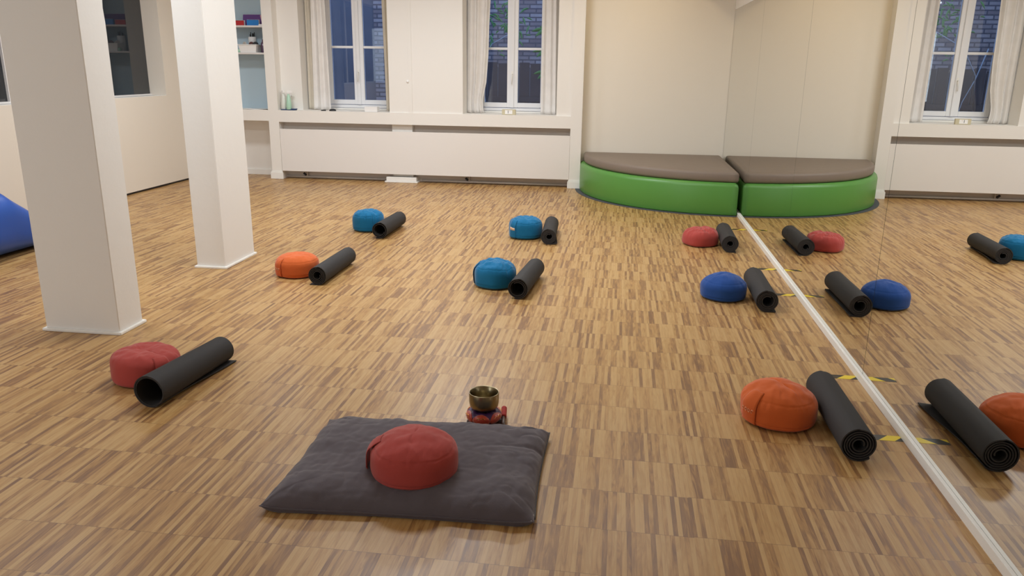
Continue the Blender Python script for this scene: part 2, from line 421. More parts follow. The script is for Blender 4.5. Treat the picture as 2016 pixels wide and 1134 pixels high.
def curtain(xa, xb, y, z0, z1, folds, amp, mat, lab, seed, group=None):
    """xa(t), xb(t): edges as functions of height fraction 0 bottom .. 1 top"""
    nx, nz = folds*28, 40; vs = []; fs = []; rnd = random.Random(seed); ph = rnd.random()*6
    for th in (0, .003):
        for k in range(nz+1):
            t = k/nz; z = z0+(z1-z0)*t
            for i in range(nx+1):
                u = i/nx
                uu = u+.03*math.sin(2*PI*u*2+ph)
                x = xa(t)+(xb(t)-xa(t))*u
                a = amp*(.75+.25*t)*(1+.3*noise.noise(Vector((u*4, t*2, seed))))
                yy = y+a*math.sin(2*PI*folds*uu+ph+.5*noise.noise(Vector((u*2, t*3, seed+5))))+th
                zz = z+(.004*math.sin(2*PI*folds*uu) if k == 0 else 0)
                vs.append((x, yy, zz))
    w = nx+1; off = w*(nz+1)
    for k in range(nz):
        for i in range(nx):
            a = k*w+i
            fs.append((a, a+1, a+w+1, a+w)); fs.append((off+a, off+a+w, off+a+w+1, off+a+1))
    for k in range(nz):
        for i in (0, nx):
            a = k*w+i; fs.append((a, a+w, off+a+w, off+a))
    for i in range(nx):
        for k in (0, nz):
            a = k*w+i; fs.append((a, a+1, off+a+1, off+a))
    o = fromdata('curtain', vs, fs, mat)
    return tag(o, lab, 'curtain', group)
L = lambda a, b: (lambda t: a+(b-a)*min(1, t/.7))
curtain(L(-4.165, -4.15), L(-4.05, -4.065), 10.24, .906, 2.83, 1, .02, M['curtain_b'], 'narrow beige curtain hanging at the far left of the left window', 1, 'curtains at the windows')
curtain(L(-4.06, -4.03), L(-3.825, -3.84), 10.17, .906, 2.83, 2, .024, M['curtain'], 'white curtain gathered on the left side of the left window', 2, 'curtains at the windows')
curtain(L(-3.08, -3.105), L(-2.985, -2.975), 10.2, .906, 2.83, 2, .016, M['curtain_b'], 'thin off-white curtain strip on the right side of the left window', 3, 'curtains at the windows')
def bulge(t):
    pts = ((0, -1.77), (.03, -1.79), (.09, -1.79), (.2, -1.745), (.38, -1.72), (.55, -1.712), (.72, -1.697), (1, -1.69))
    for (a, b), (c, d) in zip(pts, pts[1:]):
        if t <= c: return b+(d-b)*(t-a)/(c-a)
    return pts[-1][1]
curtain(L(-1.995, -1.985), bulge, 10.2, .906, 2.83, 3, .026, M['curtain'], 'white curtain bulging on the left side of the right window', 4, 'curtains at the windows')
curtain(L(-1.033, -1.03), L(-.842, -.865), 10.2, .906, 2.83, 2, .02, M['curtain'], 'straight white curtain on the right side of the right window', 5, 'curtains at the windows')

# ------------------------------------------------------------------ radiator cover and pipes
o = empty('radiator_cover', (-2.5455, 9.945, .66))
boxes('cover_panel', [(-1.918, 1.918, -.009, .009, -.553, 0)], M['panel'], o, bevel=.0015)
for x in (-1.2, -.3, .5, 1.3): boxes('bracket', [(x-.01, x+.01, .0095, .05, -.5, -.06)], M['pipe'], o)
tag(o, 'long white flat radiator cover panel under the window ledge', 'radiator cover')
def pipe(x0, x1, lab):
    o = empty('heating_pipe', (x0, 10.045, 0))
    d = x1-x0
    tube('pipe_run', [(0, 0, .022), (d, 0, .022)], .013, M['pipe'], o, n=12)
    tag(o, lab, 'pipe', 'pipes under the radiator cover')
    return o
p1 = pipe(-4.44, -3.06, 'pale heating pipe along the floor left of the white plinth block')
p2 = pipe(-2.58, -.65, 'pale heating pipe along the floor right of the white plinth block')
for p, x in ((p1, -4.16), (p2, -1.94)):
    dx = x-p.location.x
    tube('riser', [(dx, 0, .035), (dx, 0, .16)], .012, M['pipe'], p)
    tube('valve', [(dx-.045, -.016, .075), (dx-.012, -.016, .045)], .014, M['black'], p)
o = lathe('wall_sensor', [(0, 0), (.018, 0), (.018, .008), (.012, .014), (0, .016)], M['white'], loc=(-2.71, 9.9445, 1.29), rot=(PI/2, 0, 0), n=20)
tag(o, 'tiny round white knob on the wall between the windows', 'knob')

# ------------------------------------------------------------------ niche shelves and contents
for z, lab in ((1.955, 'upper thin shelf in the blue niche holding books'), (1.622, 'lower thin shelf in the blue niche holding a white basket')):
    tag(boxes('niche_shelf', [(-5.299, -4.606, 9.96, 10.259, z-.022, z)], M['shelf'], bevel=.002), lab, 'shelf', 'shelves in the blue niche')
def book(name, w, d, h, mat, loc, rot, lab, cat='book'):
    o = boxes(name, [(-w/2, w/2, -d/2, d/2, 0, h)], mat, loc=loc, rot=rot, bevel=.003)
    pg = boxes('pages', [(-w/2+.003, w/2+.0015, -d/2+.003, d/2-.003, .004, h+.0015)], M['paper'], o)
    return tag(o, lab, cat)
U = 1.9555
book('book', .30, .018, .145, M['purple'], (-4.83, 10.17, U+.004), (math.radians(-14), 0, 0), 'purple hardback leaning at the back of the upper niche shelf')
book('book', .165, .03, .075, M['bookblue'], (-4.795, 10.09, U), (0, 0, 0), 'bright blue book standing in front of the purple one')
book('book', .15, .03, .065, M['bookred'], (-4.985, 10.08, U), (0, 0, 0), 'red book at the left end of the upper niche shelf')
book('notebook', .02, .13, .13, M['pinkedge'], (-4.645, 10.12, U+.003), (0, math.radians(-12), 0), 'pink edged notebook leaning at the right of the upper niche shelf')
tag(boxes('card_box', [(-.025, .025, -.03, .03, 0, .016)], M['white'], loc=(-4.65, 10.01, U), bevel=.002), 'small white card box on the upper niche shelf', 'box')
Lz = 1.6225
bk = empty('basket', (-4.845, 10.055, Lz))
def tapered(name, w0, w1, d0, d1, h, t, mat, parent):
    vs = []; fs = []
    for (w, d, z) in ((w0, d0, 0), (w1, d1, h), (w1-t, d1-t, h), (w0-t, d0-t, t)):
        vs += [(-w, -d, z), (w, -d, z), (w, d, z), (-w, d, z)]
    for k in range(3):
        for i in range(4):
            j = (i+1) % 4; fs.append((k*4+i, k*4+j, k*4+4+j, k*4+4+i))
    fs += [(0, 1, 2, 3), (12, 13, 14, 15)]
    return fromdata(name, vs, fs, mat, parent, smooth=False)
tapered('tub', .105, .125, .07, .085, .095, .005, M['white'], bk)
boxes('rim', [(-.133, .133, -.093, -.086, .09, .1), (-.133, .133, .086, .093, .09, .1), (-.133, -.1255, -.086, .086, .09, .1), (.1255, .133, -.086, .086, .09, .1)], M['white'], bk, bevel=.002)
tag(bk, 'white plastic basket full of straps on the lower niche shelf', 'basket')
for i, (x, y, m, lab) in enumerate(((-.07, .0, 'pipe', 'rolled beige strap in the left of the white basket'), (.02, .01, 'brown', 'rolled dark purple strap in the middle of the white basket'), (.085, -.01, 'black', 'rolled black and brown strap in the right of the white basket'))):
    pts = []
    for k in range(60):
        a = k/59*2*PI*2.5; r = .012+.02*k/59
        pts.append((r*math.cos(a), .0, .032+r*math.sin(a)))
    s_ = tube('strap_roll', pts, .008, M[m], loc=(-4.845+x, 10.05+y, Lz+.066)); s_.rotation_euler = (0, 0, .5*(i-1))
    tag(s_, lab, 'strap', 'straps in the basket')
mug = empty('pen_cup', (-4.88, 10.205, Lz))
lathe('cup', [(0, 0), (.045, 0), (.05, .16), (.05, .2), (.045, .2), (.043, .01), (0, .01)], M['white'], mug)
tag(mug, 'white cup of pens standing behind the basket', 'cup')
for i in range(5):
    pn = tube('pen', [(0, 0, 0), (.012*math.cos(i*1.9), .012*math.sin(i*1.9), .245-.012*(i % 3))], .005, M['black'], loc=(-4.88+.022*math.cos(i*1.3), 10.205+.022*math.sin(i*1.3), Lz+.012))
    tag(pn, 'black pen standing in the white cup of the niche', 'pen', 'pens in the white cup')
for x, y, sc, lab in ((-4.655, 10.12, 1, 'dark purple bottle at the right end of the lower niche shelf'), (-4.665, 10.05, .82, 'shorter purple bottle in front of the tall one in the niche')):
    b_ = lathe('bottle', [(0, 0), (.03*sc, 0), (.032*sc, .01), (.032*sc, .14*sc), (.012*sc, .17*sc), (.012*sc, .2*sc), (0, .2*sc)], M['bottleglass'], loc=(x, y, Lz), n=24)
    tag(b_, lab, 'bottle')
b_ = lathe('jar', [(0, 0), (.02, 0), (.02, .03), (.012, .04), (0, .04)], M['mint'], loc=(-4.975, 10.0, Lz), n=20)
tag(b_, 'tiny green jar at the left end of the lower niche shelf', 'jar')
# curled paper sheet on the niche floor
vs = []; fs = []
for th in (0, .0015):
    for i in range(21):
        u = i/20
        for v in (0, 1): vs.append((-4.95+.33*u, 9.95+.2*v, .9008+.012*(2*u-1)**2*(1-v*.5)+th))
for i in range(20):
    a = 2*i; fs += [(a, a+1, a+3, a+2), (42+a, 42+a+2, 42+a+3, 42+a+1), (a, a+2, 42+a+2, 42+a), (a+1, 42+a+1, 42+a+3, a+3)]
fs += [(0, 42, 43, 1), (40, 41, 83, 82)]
tag(fromdata('paper_sheet', vs, fs, M['paper']), 'curled white paper sheet on the floor of the blue niche', 'paper')

# ------------------------------------------------------------------ things on the window ledge
def spray(loc, rz, mat, lab, s=1):
    o = empty('spray_bottle', loc, rz)
    lathe('bottle_body', [(0, 0), (.032*s, 0), (.036*s, .008), (.034*s, .07), (.022*s, .165), (.013*s, .185), (.013*s, .2), (0, .2)], mat, o, n=28)
    boxes('trigger_head', [(-.022, .045, -.012, .012, .205, .238), (.038, .052, -.006, .006, .212, .23), (-.013, .013, -.013, .013, .195, .208)], M['white'], o, bevel=.004)
    tube('trigger', [(.03, 0, .207), (.04, 0, .185), (.036, 0, .165)], .005, M['white'], o)
    tag(o, lab, 'spray bottle')
cloth = boxes('folded_cloth', [(-.105, .09, -.045, .045, 0, .009), (.035, .1, -.04, .04, .0095, .02)], M['cloth_blue'], loc=(-4.335, 9.99, .9005), bevel=.004)
tag(cloth, 'folded navy blue cloth on the window ledge', 'cloth')
spray((-4.33, 9.975, .910), .3, M['mint'], 'mint green spray bottle on the navy cloth')
spray((-4.412, 10.0, .910), 2.2, M['clearp'], 'clear spray bottle at the left edge of the navy cloth')
o = tag(lathe('black_puck', [(0, 0), (.03, 0), (.034, .006), (.03, .012), (0, .013)], M['black'], loc=(-3.87, 10.0, .9005)), 'small flat black disc on the left window ledge', 'disc')
o = lathe('computer_mouse', [(0, 0), (.035, 0), (.037, .008), (.032, .018), (.018, .027), (0, .03)], M['black'], loc=(-3.745, 10.0, .9005))
o.scale = (1.25, .9, 1); tag(o, 'black rounded mouse-like object on the left window ledge', 'mouse')
tag(tube('cable', [(-3.70, 10.0, .904), (-3.66, 10.02, .904), (-3.60, 10.0, .904), (-3.54, 10.01, .904), (-3.50, 10.03, .904)], .003, M['white']), 'thin white cable lying on the ledge right of the black mouse-like object', 'cable')
o = boxes('tissue_box', [(-.085, .085, -.055, .055, 0, .066)], M['white'], loc=(-3.215, 10.01, .9005), bevel=.004)
boxes('top_slot', [(-.05, .05, -.012, .012, .0655, .067)], M['shelf'], o)
tag(o, 'white tissue box on the left window ledge', 'box')
# little framed block with a figure
o = empty('ledge_block', (-1.415, 10.0, .9005), .0)
boxes('block_body', [(-.088, .088, -.02, .02, 0, .066)], M['wood_light'], o, bevel=.004)
boxes('card', [(-.048, .046, -.0225, -.0203, .01, .058)], M['paper'], o)
def text(body, size, mat, parent, loc, rot, name='lettering', depth=.0006):
    cu = bpy.data.curves.new(name, 'FONT'); cu.body = body; cu.size = size; cu.extrude = depth; cu.align_x = 'CENTER'; cu.align_y = 'CENTER'
    tmp = bpy.data.objects.new(name, cu); COL.objects.link(tmp)
    bpy.context.view_layer.update()
    me = bpy.data.meshes.new_from_object(tmp.evaluated_get(bpy.context.evaluated_depsgraph_get()))
    bpy.data.objects.remove(tmp)
    return link(name, me, mat, parent, loc, rot)
text('1', .05, M['black'], o, (-.008, -.0232, .034), (PI/2, 0, 0))
text("'", .03, M['bookred'], o, (.016, -.0232, .036), (PI/2, 0, 0))
tag(o, 'pale wooden block with a white card reading 1 on the right window ledge', 'sign')

# ------------------------------------------------------------------ quarter-round bench
BX, BY = 1.253, AY-.004
def quarter(name, R, z0, z1, mat, parent, p=2.12, inset=.0, dx=0, dy=0, rnd=.02, crown=0, chamfer=0):
    """quarter disc whose corner sits at (BX,BY), arc towards -x and -y, rounded top and bottom edges"""
    n = 48; vs = []; fs = []
    def outline(shrink):
        pts = []
        for i in range(n+1):
            a = PI/2*i/n
            c, s = math.cos(a)**(2/p), math.sin(a)**(2/p)
            pts.append((-(R-shrink-inset)*c, -(R-shrink-inset)*s))
        pts = [(min(x, -shrink-inset*0), min(y, -shrink)) for x, y in pts]
        pts.append((-shrink, -shrink))
        return pts
    prof = [(rnd, z0), (rnd*.3, z0+rnd*.3), (0, z0+rnd), (0, (z0+z1)/2), (0, z1-rnd), (rnd*.3, z1-rnd*.3), (rnd, z1)]
    if chamfer: prof = prof[:3]+[(0, z1-.045), (.010, z1-.018), (.030, z1)]
    for sh, z in prof:
        for (x, y) in outline(sh): vs.append((BX+x+dx, BY+y+dy, z))
    m = n+2
    for k in range(len(prof)-1):
        for i in range(m):
            j = (i+1) % m; fs.append((k*m+i, k*m+j, (k+1)*m+j, (k+1)*m+i))
    fs.append(tuple(range(m)))
    last = vs[(len(prof)-1)*m:len(prof)*m]; cx_, cy_ = BX-.42*R, BY-.42*R; k0 = len(prof)
    for q, dz in ((.9, .5), (.6, 1), (.3, 1.05)):
        for v in last: vs.append((cx_+(v[0]-cx_)*q, cy_+(v[1]-cy_)*q, z1+crown*dz))
        for i in range(m):
            j = (i+1) % m; fs.append(((k0-1)*m+i, (k0-1)*m+j, k0*m+j, k0*m+i))
        k0 += 1
    fs.append(tuple((k0-1)*m+i for i in range(m)))
    return fromdata(name, vs, fs, mat, parent)
bench = empty('corner_bench', (0, 0, 0))
quarter('bench_body', 1.745, .004, .345, M['green'], bench, rnd=.012, chamfer=1)
quarter('seat_cushion', 1.700, .346, .455, M['taupe'], bench, p=2.06, dx=-.001, dy=-.012, rnd=.028, crown=.008)
tag(bench, 'quarter-round green corner bench with a taupe cushion on top', 'bench')
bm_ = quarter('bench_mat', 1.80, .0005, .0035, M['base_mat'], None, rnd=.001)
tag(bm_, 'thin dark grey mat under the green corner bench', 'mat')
# flush the objects' origins
for v in bm_.data.vertices: pass

# ------------------------------------------------------------------ cushions
def zafu(loc, r, h, mat, lab, seed=0, p=3.2, dent=.012, dome=.0, wr=.004, lean=0.0, seam=True, strap=None, label=None, rz=0, hang=0.0, sx=1, sy=1, lump=.006):
    o = empty('meditation_cushion', loc, rz)
    NP, NV = 144, 64
    def surf(phi, s):
        # s 0..1 from bottom centre over the side to the top centre
        a = -PI/2+PI*s
        c, sn = math.cos(a), math.sin(a)
        pp = p if sn > 0 else 7.0
        rr = r*(abs(c)**(2/pp)); he = h*.46
        z = he+(h-he)*abs(sn)**(2/pp) if sn > 0 else he*(1-abs(sn)**(2/pp))
        q = rr/r
        top = max(0, (z/h-.5)*2)
        z += dome*top*(1-q*q) - dent*top*math.exp(-(q*2.3)**2)
        d = Vector((math.cos(phi), math.sin(phi), 0))
        nz = noise.noise(Vector((d.x*1.6+seed, d.y*1.6, z*7+seed)))
        # pleats radiating over the upper and lower shoulders
        sh = math.exp(-((q-.93)/.07)**2)
        pl = .55*math.sin(phi*31+9*noise.noise(Vector((d.x*2.2, d.y*2.2, seed*3.1))))*max(0, noise.noise(Vector((d.x*2.5, d.y*2.5, seed+9)))+.15)
        rr2 = rr*(1+lump/r*nz*1.2) + (wr*.45*pl*sh)
        z2 = z + wr*pl*sh*(1 if z > h/2 else .0)
        if z > h*.5:
            z2 += wr*(1.5*noise.noise(Vector((d.x*q*3+seed, d.y*q*4, 3.3)))+.7*noise.noise(Vector((d.x*q*9+seed, d.y*q*5, 6.3))))
            # a few crease lines across the top
            cr = d.x*q*math.cos(seed)+d.y*q*math.sin(seed)+.12*noise.noise(Vector((d.x*q*2, d.y*q*2, seed)))
            z2 -= wr*1.0*math.exp(-(cr/.035)**2)*(1-q*q)
        if seam:
            for sz in (.80, .17):
                g = math.exp(-(((z/h)-sz)/.018)**2)
                if q > .8: rr2 -= .0025*g
        z2 += lean*rr2*math.cos(phi)*max(0, z/h)
        z2 -= hang*rr2*math.sin(phi)*-1*max(0, z/h)*.0
        z2 = max(z2, 0)
        return Vector((d.x*rr2*sx, d.y*rr2*sy, z2))
    vs = []; fs = []
    for k in range(1, NV):
        s = k/NV
        # cluster samples towards shoulders
        for i in range(NP): vs.append(surf(2*PI*i/NP, s))
    for k in range(NV-2):
        for i in range(NP):
            j = (i+1) % NP; fs.append((k*NP+i, k*NP+j, (k+1)*NP+j, (k+1)*NP+i))
    b0 = len(vs); vs.append(Vector((0, 0, 0))); tz = sum((vs[(NV-2)*NP+i].z for i in range(NP)))/NP; vs.append(Vector((0, 0, tz)))
    for i in range(NP):
        j = (i+1) % NP; fs.append((b0, j, i)); fs.append((b0+1, (NV-2)*NP+i, (NV-2)*NP+j))
    body = fromdata('cushion_cover', vs, fs, mat, o)
    def band(name, phi0, wid, s0, s1, off, bulge_, mat_, par, nn=18, mm=8, skewk=0):
        V = []; F = []
        for th in (0, .0025):
            for a in range(nn+1):
                t = a/nn; s = s0+(s1-s0)*t
                for b in range(mm+1):
                    phi = phi0+wid*(b/mm-.5)+skewk*(t-.5)
                    q = surf(phi, s); n_ = Vector((math.cos(phi), math.sin(phi), .25*(t-.5))).normalized()
                    V.append(q+n_*(off+th+bulge_*math.sin(PI*t)))
        w = mm+1; of = w*(nn+1)
        for a in range(nn):
            for b in range(mm):
                i = a*w+b; F.append((i, i+1, i+w+1, i+w)); F.append((of+i, of+i+w, of+i+w+1, of+i+1))
            for b in (0, mm):
                i = a*w+b; F.append((i, i+w, of+i+w, of+i))
        for b in range(mm):
            for a in (0, nn):
                i = a*w+b; F.append((i, i+1, of+i+1, of+i))
        return fromdata(name, V, F, mat_, par)
    if strap is not None:
        ph, bulge_, wid = strap
        st = band('carry_strap', ph, wid/r, .22, .78, .0012, bulge_, mat, o)
        if label == 'tag':
            band('woven_label', ph, wid/r*.8, .500, .522, .0045, bulge_*.98, M['label'], st, nn=4)
        if label == 'thread':
            # a row of small embroidered letter shapes across the strap
            k = 0; pts = []
            for j in range(4):
                f = (j-1.5)/4*.85
                phi = ph+wid/r*f; cz = .50
                V = []
                q = surf(phi, cz); n_ = Vector((math.cos(phi), math.sin(phi), 0)); tdir = Vector((-math.sin(phi), math.cos(phi), 0))
                off_ = bulge_+.0056
                ring = []
                a0, a1 = ((.4, 5.6), (0, 6.283), (1.8, 7.2), (.4, 4.6))[j]
                for m_ in range(13):
                    a = a0+(a1-a0)*m_/12
                    ring.append(q+n_*off_+tdir*.0058*math.cos(a)+Vector((0, 0, .0072*math.sin(a))))
                tube('embroidered_letter', ring, .0014, M['thread'], st, n=6)
    tag(o, lab, 'cushion', 'meditation cushions beside the rolled mats')
    return o
Z = .0005
dg = math.radians
zafu((-2.246, 3.283, Z), .157, .150, M['red'], 'red round cushion beside the hollow rolled mat in front of the broad pillar', 1.3, p=3.4, dent=.012, dome=.008, wr=.0035, strap=(dg(-28), .002, .075), seam=False, lean=-.05)
zafu((-2.309, 5.283, Z), .157, .145, M['orange'], 'orange round cushion with side strap, beside the mat nearest the narrow pillar', 2.7, p=3.4, dent=.004, dome=.014, wr=.0025, strap=(dg(-128), .003, .075), label='thread')
zafu((-2.301, 6.931, Z), .146, .180, M['petrol'], 'petrol blue cushion farthest back on the left, beside a rolled mat', 4.1, p=3.2, dent=.006, dome=.016, wr=.006, strap=(dg(-50), .001, .03), label=None)
zafu((-.811, 6.90, Z), .153, .178, M['petrol'], 'petrol blue cushion with pale label, farthest back in the middle', 5.6, p=3.6, dent=.004, dome=.010, wr=.006, strap=(dg(-133), .002, .075), label='tag', lean=.0)
zafu((-.828, 5.249, Z), .147, .172, M['petrol'], 'petrol blue cushion with wrinkled top, nearer one in the middle', 7.9, p=3.1, dent=.006, dome=.018, wr=.007, strap=(dg(178), .007, .075))
zafu((.749, 6.897, Z), .153, .145, M['red'], 'rumpled red cushion in front of the green bench beside a rolled mat', 9.2, p=2.8, dent=.006, dome=.010, wr=.007, lump=.016, seam=False)
zafu((.747, 5.235, Z), .154, .150, M['royal'], 'royal blue round cushion beside the mirror wall', 11.4, p=2.35, dent=-.004, dome=.018, wr=.003, lump=.005)
zafu((.757, 3.315, Z), .165, .150, M['orange'], 'bright orange cushion with embroidered strap, nearest the mirror', 13.1, p=2.6, dent=.0, dome=.024, wr=.004, lean=-.03, strap=(dg(-150), .004, .085), label='thread')
zafu((-.688, 2.495, .062), .160, .134, M['red'], 'red round cushion resting on the dark grey floor pillow', 15.8, p=3.1, dent=.0, dome=.020, wr=.003, strap=(dg(185), .012, .07))
tag_lbl = None

# small woven tag on the far left cushion
# ------------------------------------------------------------------ floor pillow (zabuton)
def zabuton():
    NX, NY = 190, 140; vs = []; fs = []
    c = [Vector((-1.172, 2.235)), Vector((-.222, 2.285)), Vector((-.232, 2.955)), Vector((-1.178, 2.925))]
    ox, oy = -.70, 2.6
    def pos(u, v):
        a, b = (u+1)/2, (v+1)/2
        # edges bow inwards a little between the pointed corners
        p = c[0]*(1-a)*(1-b)+c[1]*a*(1-b)+c[2]*a*b+c[3]*(1-a)*b
        p = Vector((p.x-ox, p.y-oy))
        p.y -= .014*v*(1-u*u); p.x -= .012*u*(1-v*v)
        return p
    def thick(u, v):
        e = (1-abs(u)**9)*(1-abs(v)**7)
        t = .082*max(e, 0)**.5
        # sits lower under the round cushion
        x, y = pos(u, v)
        d = math.hypot(x+.0-.012, y+.105)
        t -= .014*math.exp(-(d/.19)**2)
        # pull wrinkles by the edges
        edge = 1-min(1-abs(u), (1-abs(v)))
        w = .010*noise.noise(Vector((x*7, y*5, 1)))+.0035*noise.noise(Vector((x*20, y*9, 4)))+.0025*noise.noise(Vector((x*45, y*30, 6)))
        w += .006*max(0, edge-.55)*math.sin((x if abs(v) > abs(u) else y)*34+5*noise.noise(Vector((x*3, y*3, 7))))*1.6
        n1 = noise.noise(Vector((x*4+y*3, y*7-x, 11))); n2 = noise.noise(Vector((x*11-y*6, y*9+x*5, 17)))
        w -= .0018*max(0, 1-abs(n1)*7)*(.3+edge)+.0025*max(0, 1-abs(n2)*6)*edge
        cr = math.exp(-((y+.0-.25*x-.03)/.012)**2)*.004*max(0, x-.12)*6
        return max(t+w*min(1, t/.03)-cr*min(1, t/.03), .0)
    for side in (1, 0):
        for j in range(NY+1):
            for i in range(NX+1):
                u, v = -1+2*i/NX, -1+2*j/NY
                u = math.copysign(1-(1-abs(u))**1.25, u); v = math.copysign(1-(1-abs(v))**1.25, v)
                p = pos(u, v); e = .017
                t = thick(u, v)
                cor = (abs(u)*abs(v))**8
                ez = .016+.012*cor
                z = ez+max(0, t-.004)*.92 if side else max(.0, ez-min(ez, t*.9))
                if side: z = max(z, ez)
                vs.append((p.x, p.y, z))
    w = NX+1; off = w*(NY+1)
    for j in range(NY):
        for i in range(NX):
            a = j*w+i; fs.append((a, a+1, a+w+1, a+w)); fs.append((off+a, off+a+w, off+a+w+1, off+a+1))
    me = bpy.data.meshes.new('pillow_cover'); me.from_pydata(vs, [], fs)
    bm = bmesh.new(); bm.from_mesh(me); bmesh.ops.remove_doubles(bm, verts=bm.verts, dist=1e-5)
    bmesh.ops.recalc_face_normals(bm, faces=bm.faces); bm.to_mesh(me); bm.free()
    o = empty('floor_pillow', (ox, oy, .0005))
    link('pillow_cover', me, M['grey'], o, smooth=True)
    pts = [pos(-1+2*i/60, -1) for i in range(61)]
    tube('seam_piping', [(p.x, p.y-.001, .016+.012*(abs(-1+2*i/60))**8) for i, p in enumerate(pts)], .0022, M['grey'], o, n=6)
    zp = [pos(1, -1+2*i/24) for i in range(1, 25)]
    tube('zip', [(p.x+.001, p.y, .014+.012*(abs(-1+2*(i+1)/24))**8) for i, p in enumerate(zp)], .0028, M['silk_purple'] if False else M['black'], o, n=6)
    tube('frayed_corner', [(pos(1, -1).x-.012+.01*math.sin(k*1.7), pos(1, -1).y+.004*k+.004, .022+.006*math.cos(k*2.1)) for k in range(12)], .0022, M['shelf'], o, n=5)
    tag(o, 'large dark grey rectangular floor pillow on the parquet', 'floor pillow')
zabuton()

# ------------------------------------------------------------------ rolled mats
def rolled_mat(near, far, R0, R1, rin, turns, lab, tail=.0, side=1, t=.0055, mat='mat', tele=.004, oval=1.0, endang=0, tail_end=None, lift=0.0):
    """spiral sheet; near/far = floor points under the axis; side = +1 outer flap towards +x"""
    a = Vector((near[0], near[1])); b = Vector((far[0], far[1])); Ln = (b-a).length
    ang = math.atan2(b.y-a.y, b.x-a.x)-PI/2
    o_loc = (a.x, a.y, .0006)
    N = int(turns*40); TH = turns*2*PI; NL = 14
    vs = []; fs = []
    tailN = 8 if tail > 0 else 0
    ctot = N+1+tailN
    for l in range(NL+1):
        f = l/NL; y = Ln*f
        R = (R0+(R1-R0)*f); ro = R-t/2
        tl = tail+((tail_end if tail_end is not None else tail)-tail)*f
        for k in range(ctot):
            if k <= N:
                th = TH*k/N; r = rin+(ro-rin)*(k/N)**.85
                if k/N > 1-.5/turns: r = max(r, ro-.0006)
                # angle: ends at bottom (-90 deg); direction of winding by side
                an = -PI/2-side*(TH-th)*-1*-1 + side*0
                an = -PI/2-side*(TH-th)
                cx, cz = r*math.cos(an)*1.0, r*math.sin(an)*oval
                nx_, nz_ = math.cos(an), math.sin(an)
                cz += ro*oval+t/2
                tw = tele*(1-k/N)
            else:
                q = (k-N)/tailN
                cx = side*tl*q; cz = t/2+lift*q*q*(.6+.4*math.sin(f*5)); nx_, nz_ = 0, -1; tw = 0
            yy = y+(tw if l == 0 else (-tw if l == NL else 0))
            vs.append((cx-nx_*t/2, yy, max(cz-nz_*t/2, 0))); vs.append((cx+nx_*t/2, yy, max(0, cz+nz_*t/2)))
    w = ctot*2
    for l in range(NL):
        for k in range(ctot-1):
            i = l*w+2*k
            fs.append((i, i+2, i+w+2, i+w)); fs.append((i+1, i+w+1, i+w+3, i+3))
        for k in (0, ctot-1):
            i = l*w+2*k; fs.append((i, i+w, i+w+1, i+1))
    for l in (0, NL):
        for k in range(ctot-1):
            i = l*w+2*k; fs.append((i, i+1, i+3, i+2))
    me = bpy.data.meshes.new('yoga_mat'); me.from_pydata(vs, [], fs); me.update()
    bm = bmesh.new(); bm.from_mesh(me); bmesh.ops.recalc_face_normals(bm, faces=bm.faces); bm.to_mesh(me); bm.free()
    o = link('yoga_mat', me, M[mat], None, o_loc, (0, 0, ang), True)
    # keep the sheet's cut edges crisp
    md = o.modifiers.new('edge', 'EDGE_SPLIT'); md.split_angle = dg(50)
    return tag(o, lab, 'yoga mat', 'rolled black yoga mats')
rolled_mat((-2.033, 2.965), (-1.995, 3.56), .076, .066, .064, 1.7, 'loosely rolled hollow black mat beside the front left red cushion', tail=.035, tail_end=.075, side=1, lift=.012)
rolled_mat((-2.055, 5.018), (-2.055, 5.66), .068, .066, .022, 4.3, 'rolled black mat beside the orange cushion on the left', tail=.055, tail_end=.01, side=-1)
rolled_mat((-2.085, 6.57), (-2.075, 7.18), .074, .070, .045, 2.2, 'rolled black mat beside the farthest left blue cushion', tail=.035, side=-1)
rolled_mat((-.574, 6.62), (-.60, 7.24), .070, .069, .020, 4.6, 'rolled black mat with small flap, back row in the middle', tail=.075, tail_end=.03, side=1, t=.0075, lift=.02)
rolled_mat((-.628, 4.93), (-.575, 5.54), .072, .070, .042, 2.6, 'rolled black mat beside the nearer petrol blue cushion', tail=.02, side=-1, t=.006)
rolled_mat((.967, 6.61), (.985, 7.235), .073, .070, .020, 5.2, 'rolled black mat beside the rumpled red cushion', tail=.05, side=-1*-1, t=.0075)
rolled_mat((.985, 4.93), (.995, 5.55), .073, .072, .030, 3.6, 'rolled black mat beside the royal blue cushion', tail=.055, side=1, t=.0085, lift=.004)
rolled_mat((1.0, 2.955), (1.0, 3.58), .071, .070, .018, 4.8, 'rolled black mat with flap beside the bright orange cushion', tail=.045, tail_end=.085, side=1, t=.0055, lift=.022)

# ------------------------------------------------------------------ singing bowl set
tr = boxes('bowl_stand', [(-.075, .09, -.05, .05, 0, .014)], M['darkwood'], loc=(-.525, 3.04, .0005), bevel=.003)
tag(tr, 'small dark wooden board under the bowl ring', 'board')
ring = empty('bowl_ring', (-.528, 3.06, .015))
pr = []
for k in range(25):
    a = 2*PI*k/24; pr.append((.048+.027*math.cos(a), .024+.024*math.sin(a)))
NR = 96; vs = []; fs = []
for i in range(NR):
    ph = 2*PI*i/NR; sc = 1+.07*abs(math.cos(ph*4))
    for k in range(24):
        a = 2*PI*k/24; vs.append(((.048+.027*sc*math.cos(a))*math.cos(ph), (.048+.027*sc*math.cos(a))*math.sin(ph), .024*sc*(1+math.sin(a))))
for i in range(NR):
    for k in range(24):
        i2 = (i+1) % NR; k2 = (k+1) % 24; fs.append((i*24+k, i2*24+k, i2*24+k2, i*24+k2))
fromdata('ring_core', vs, fs, M['silk_purple'], ring)
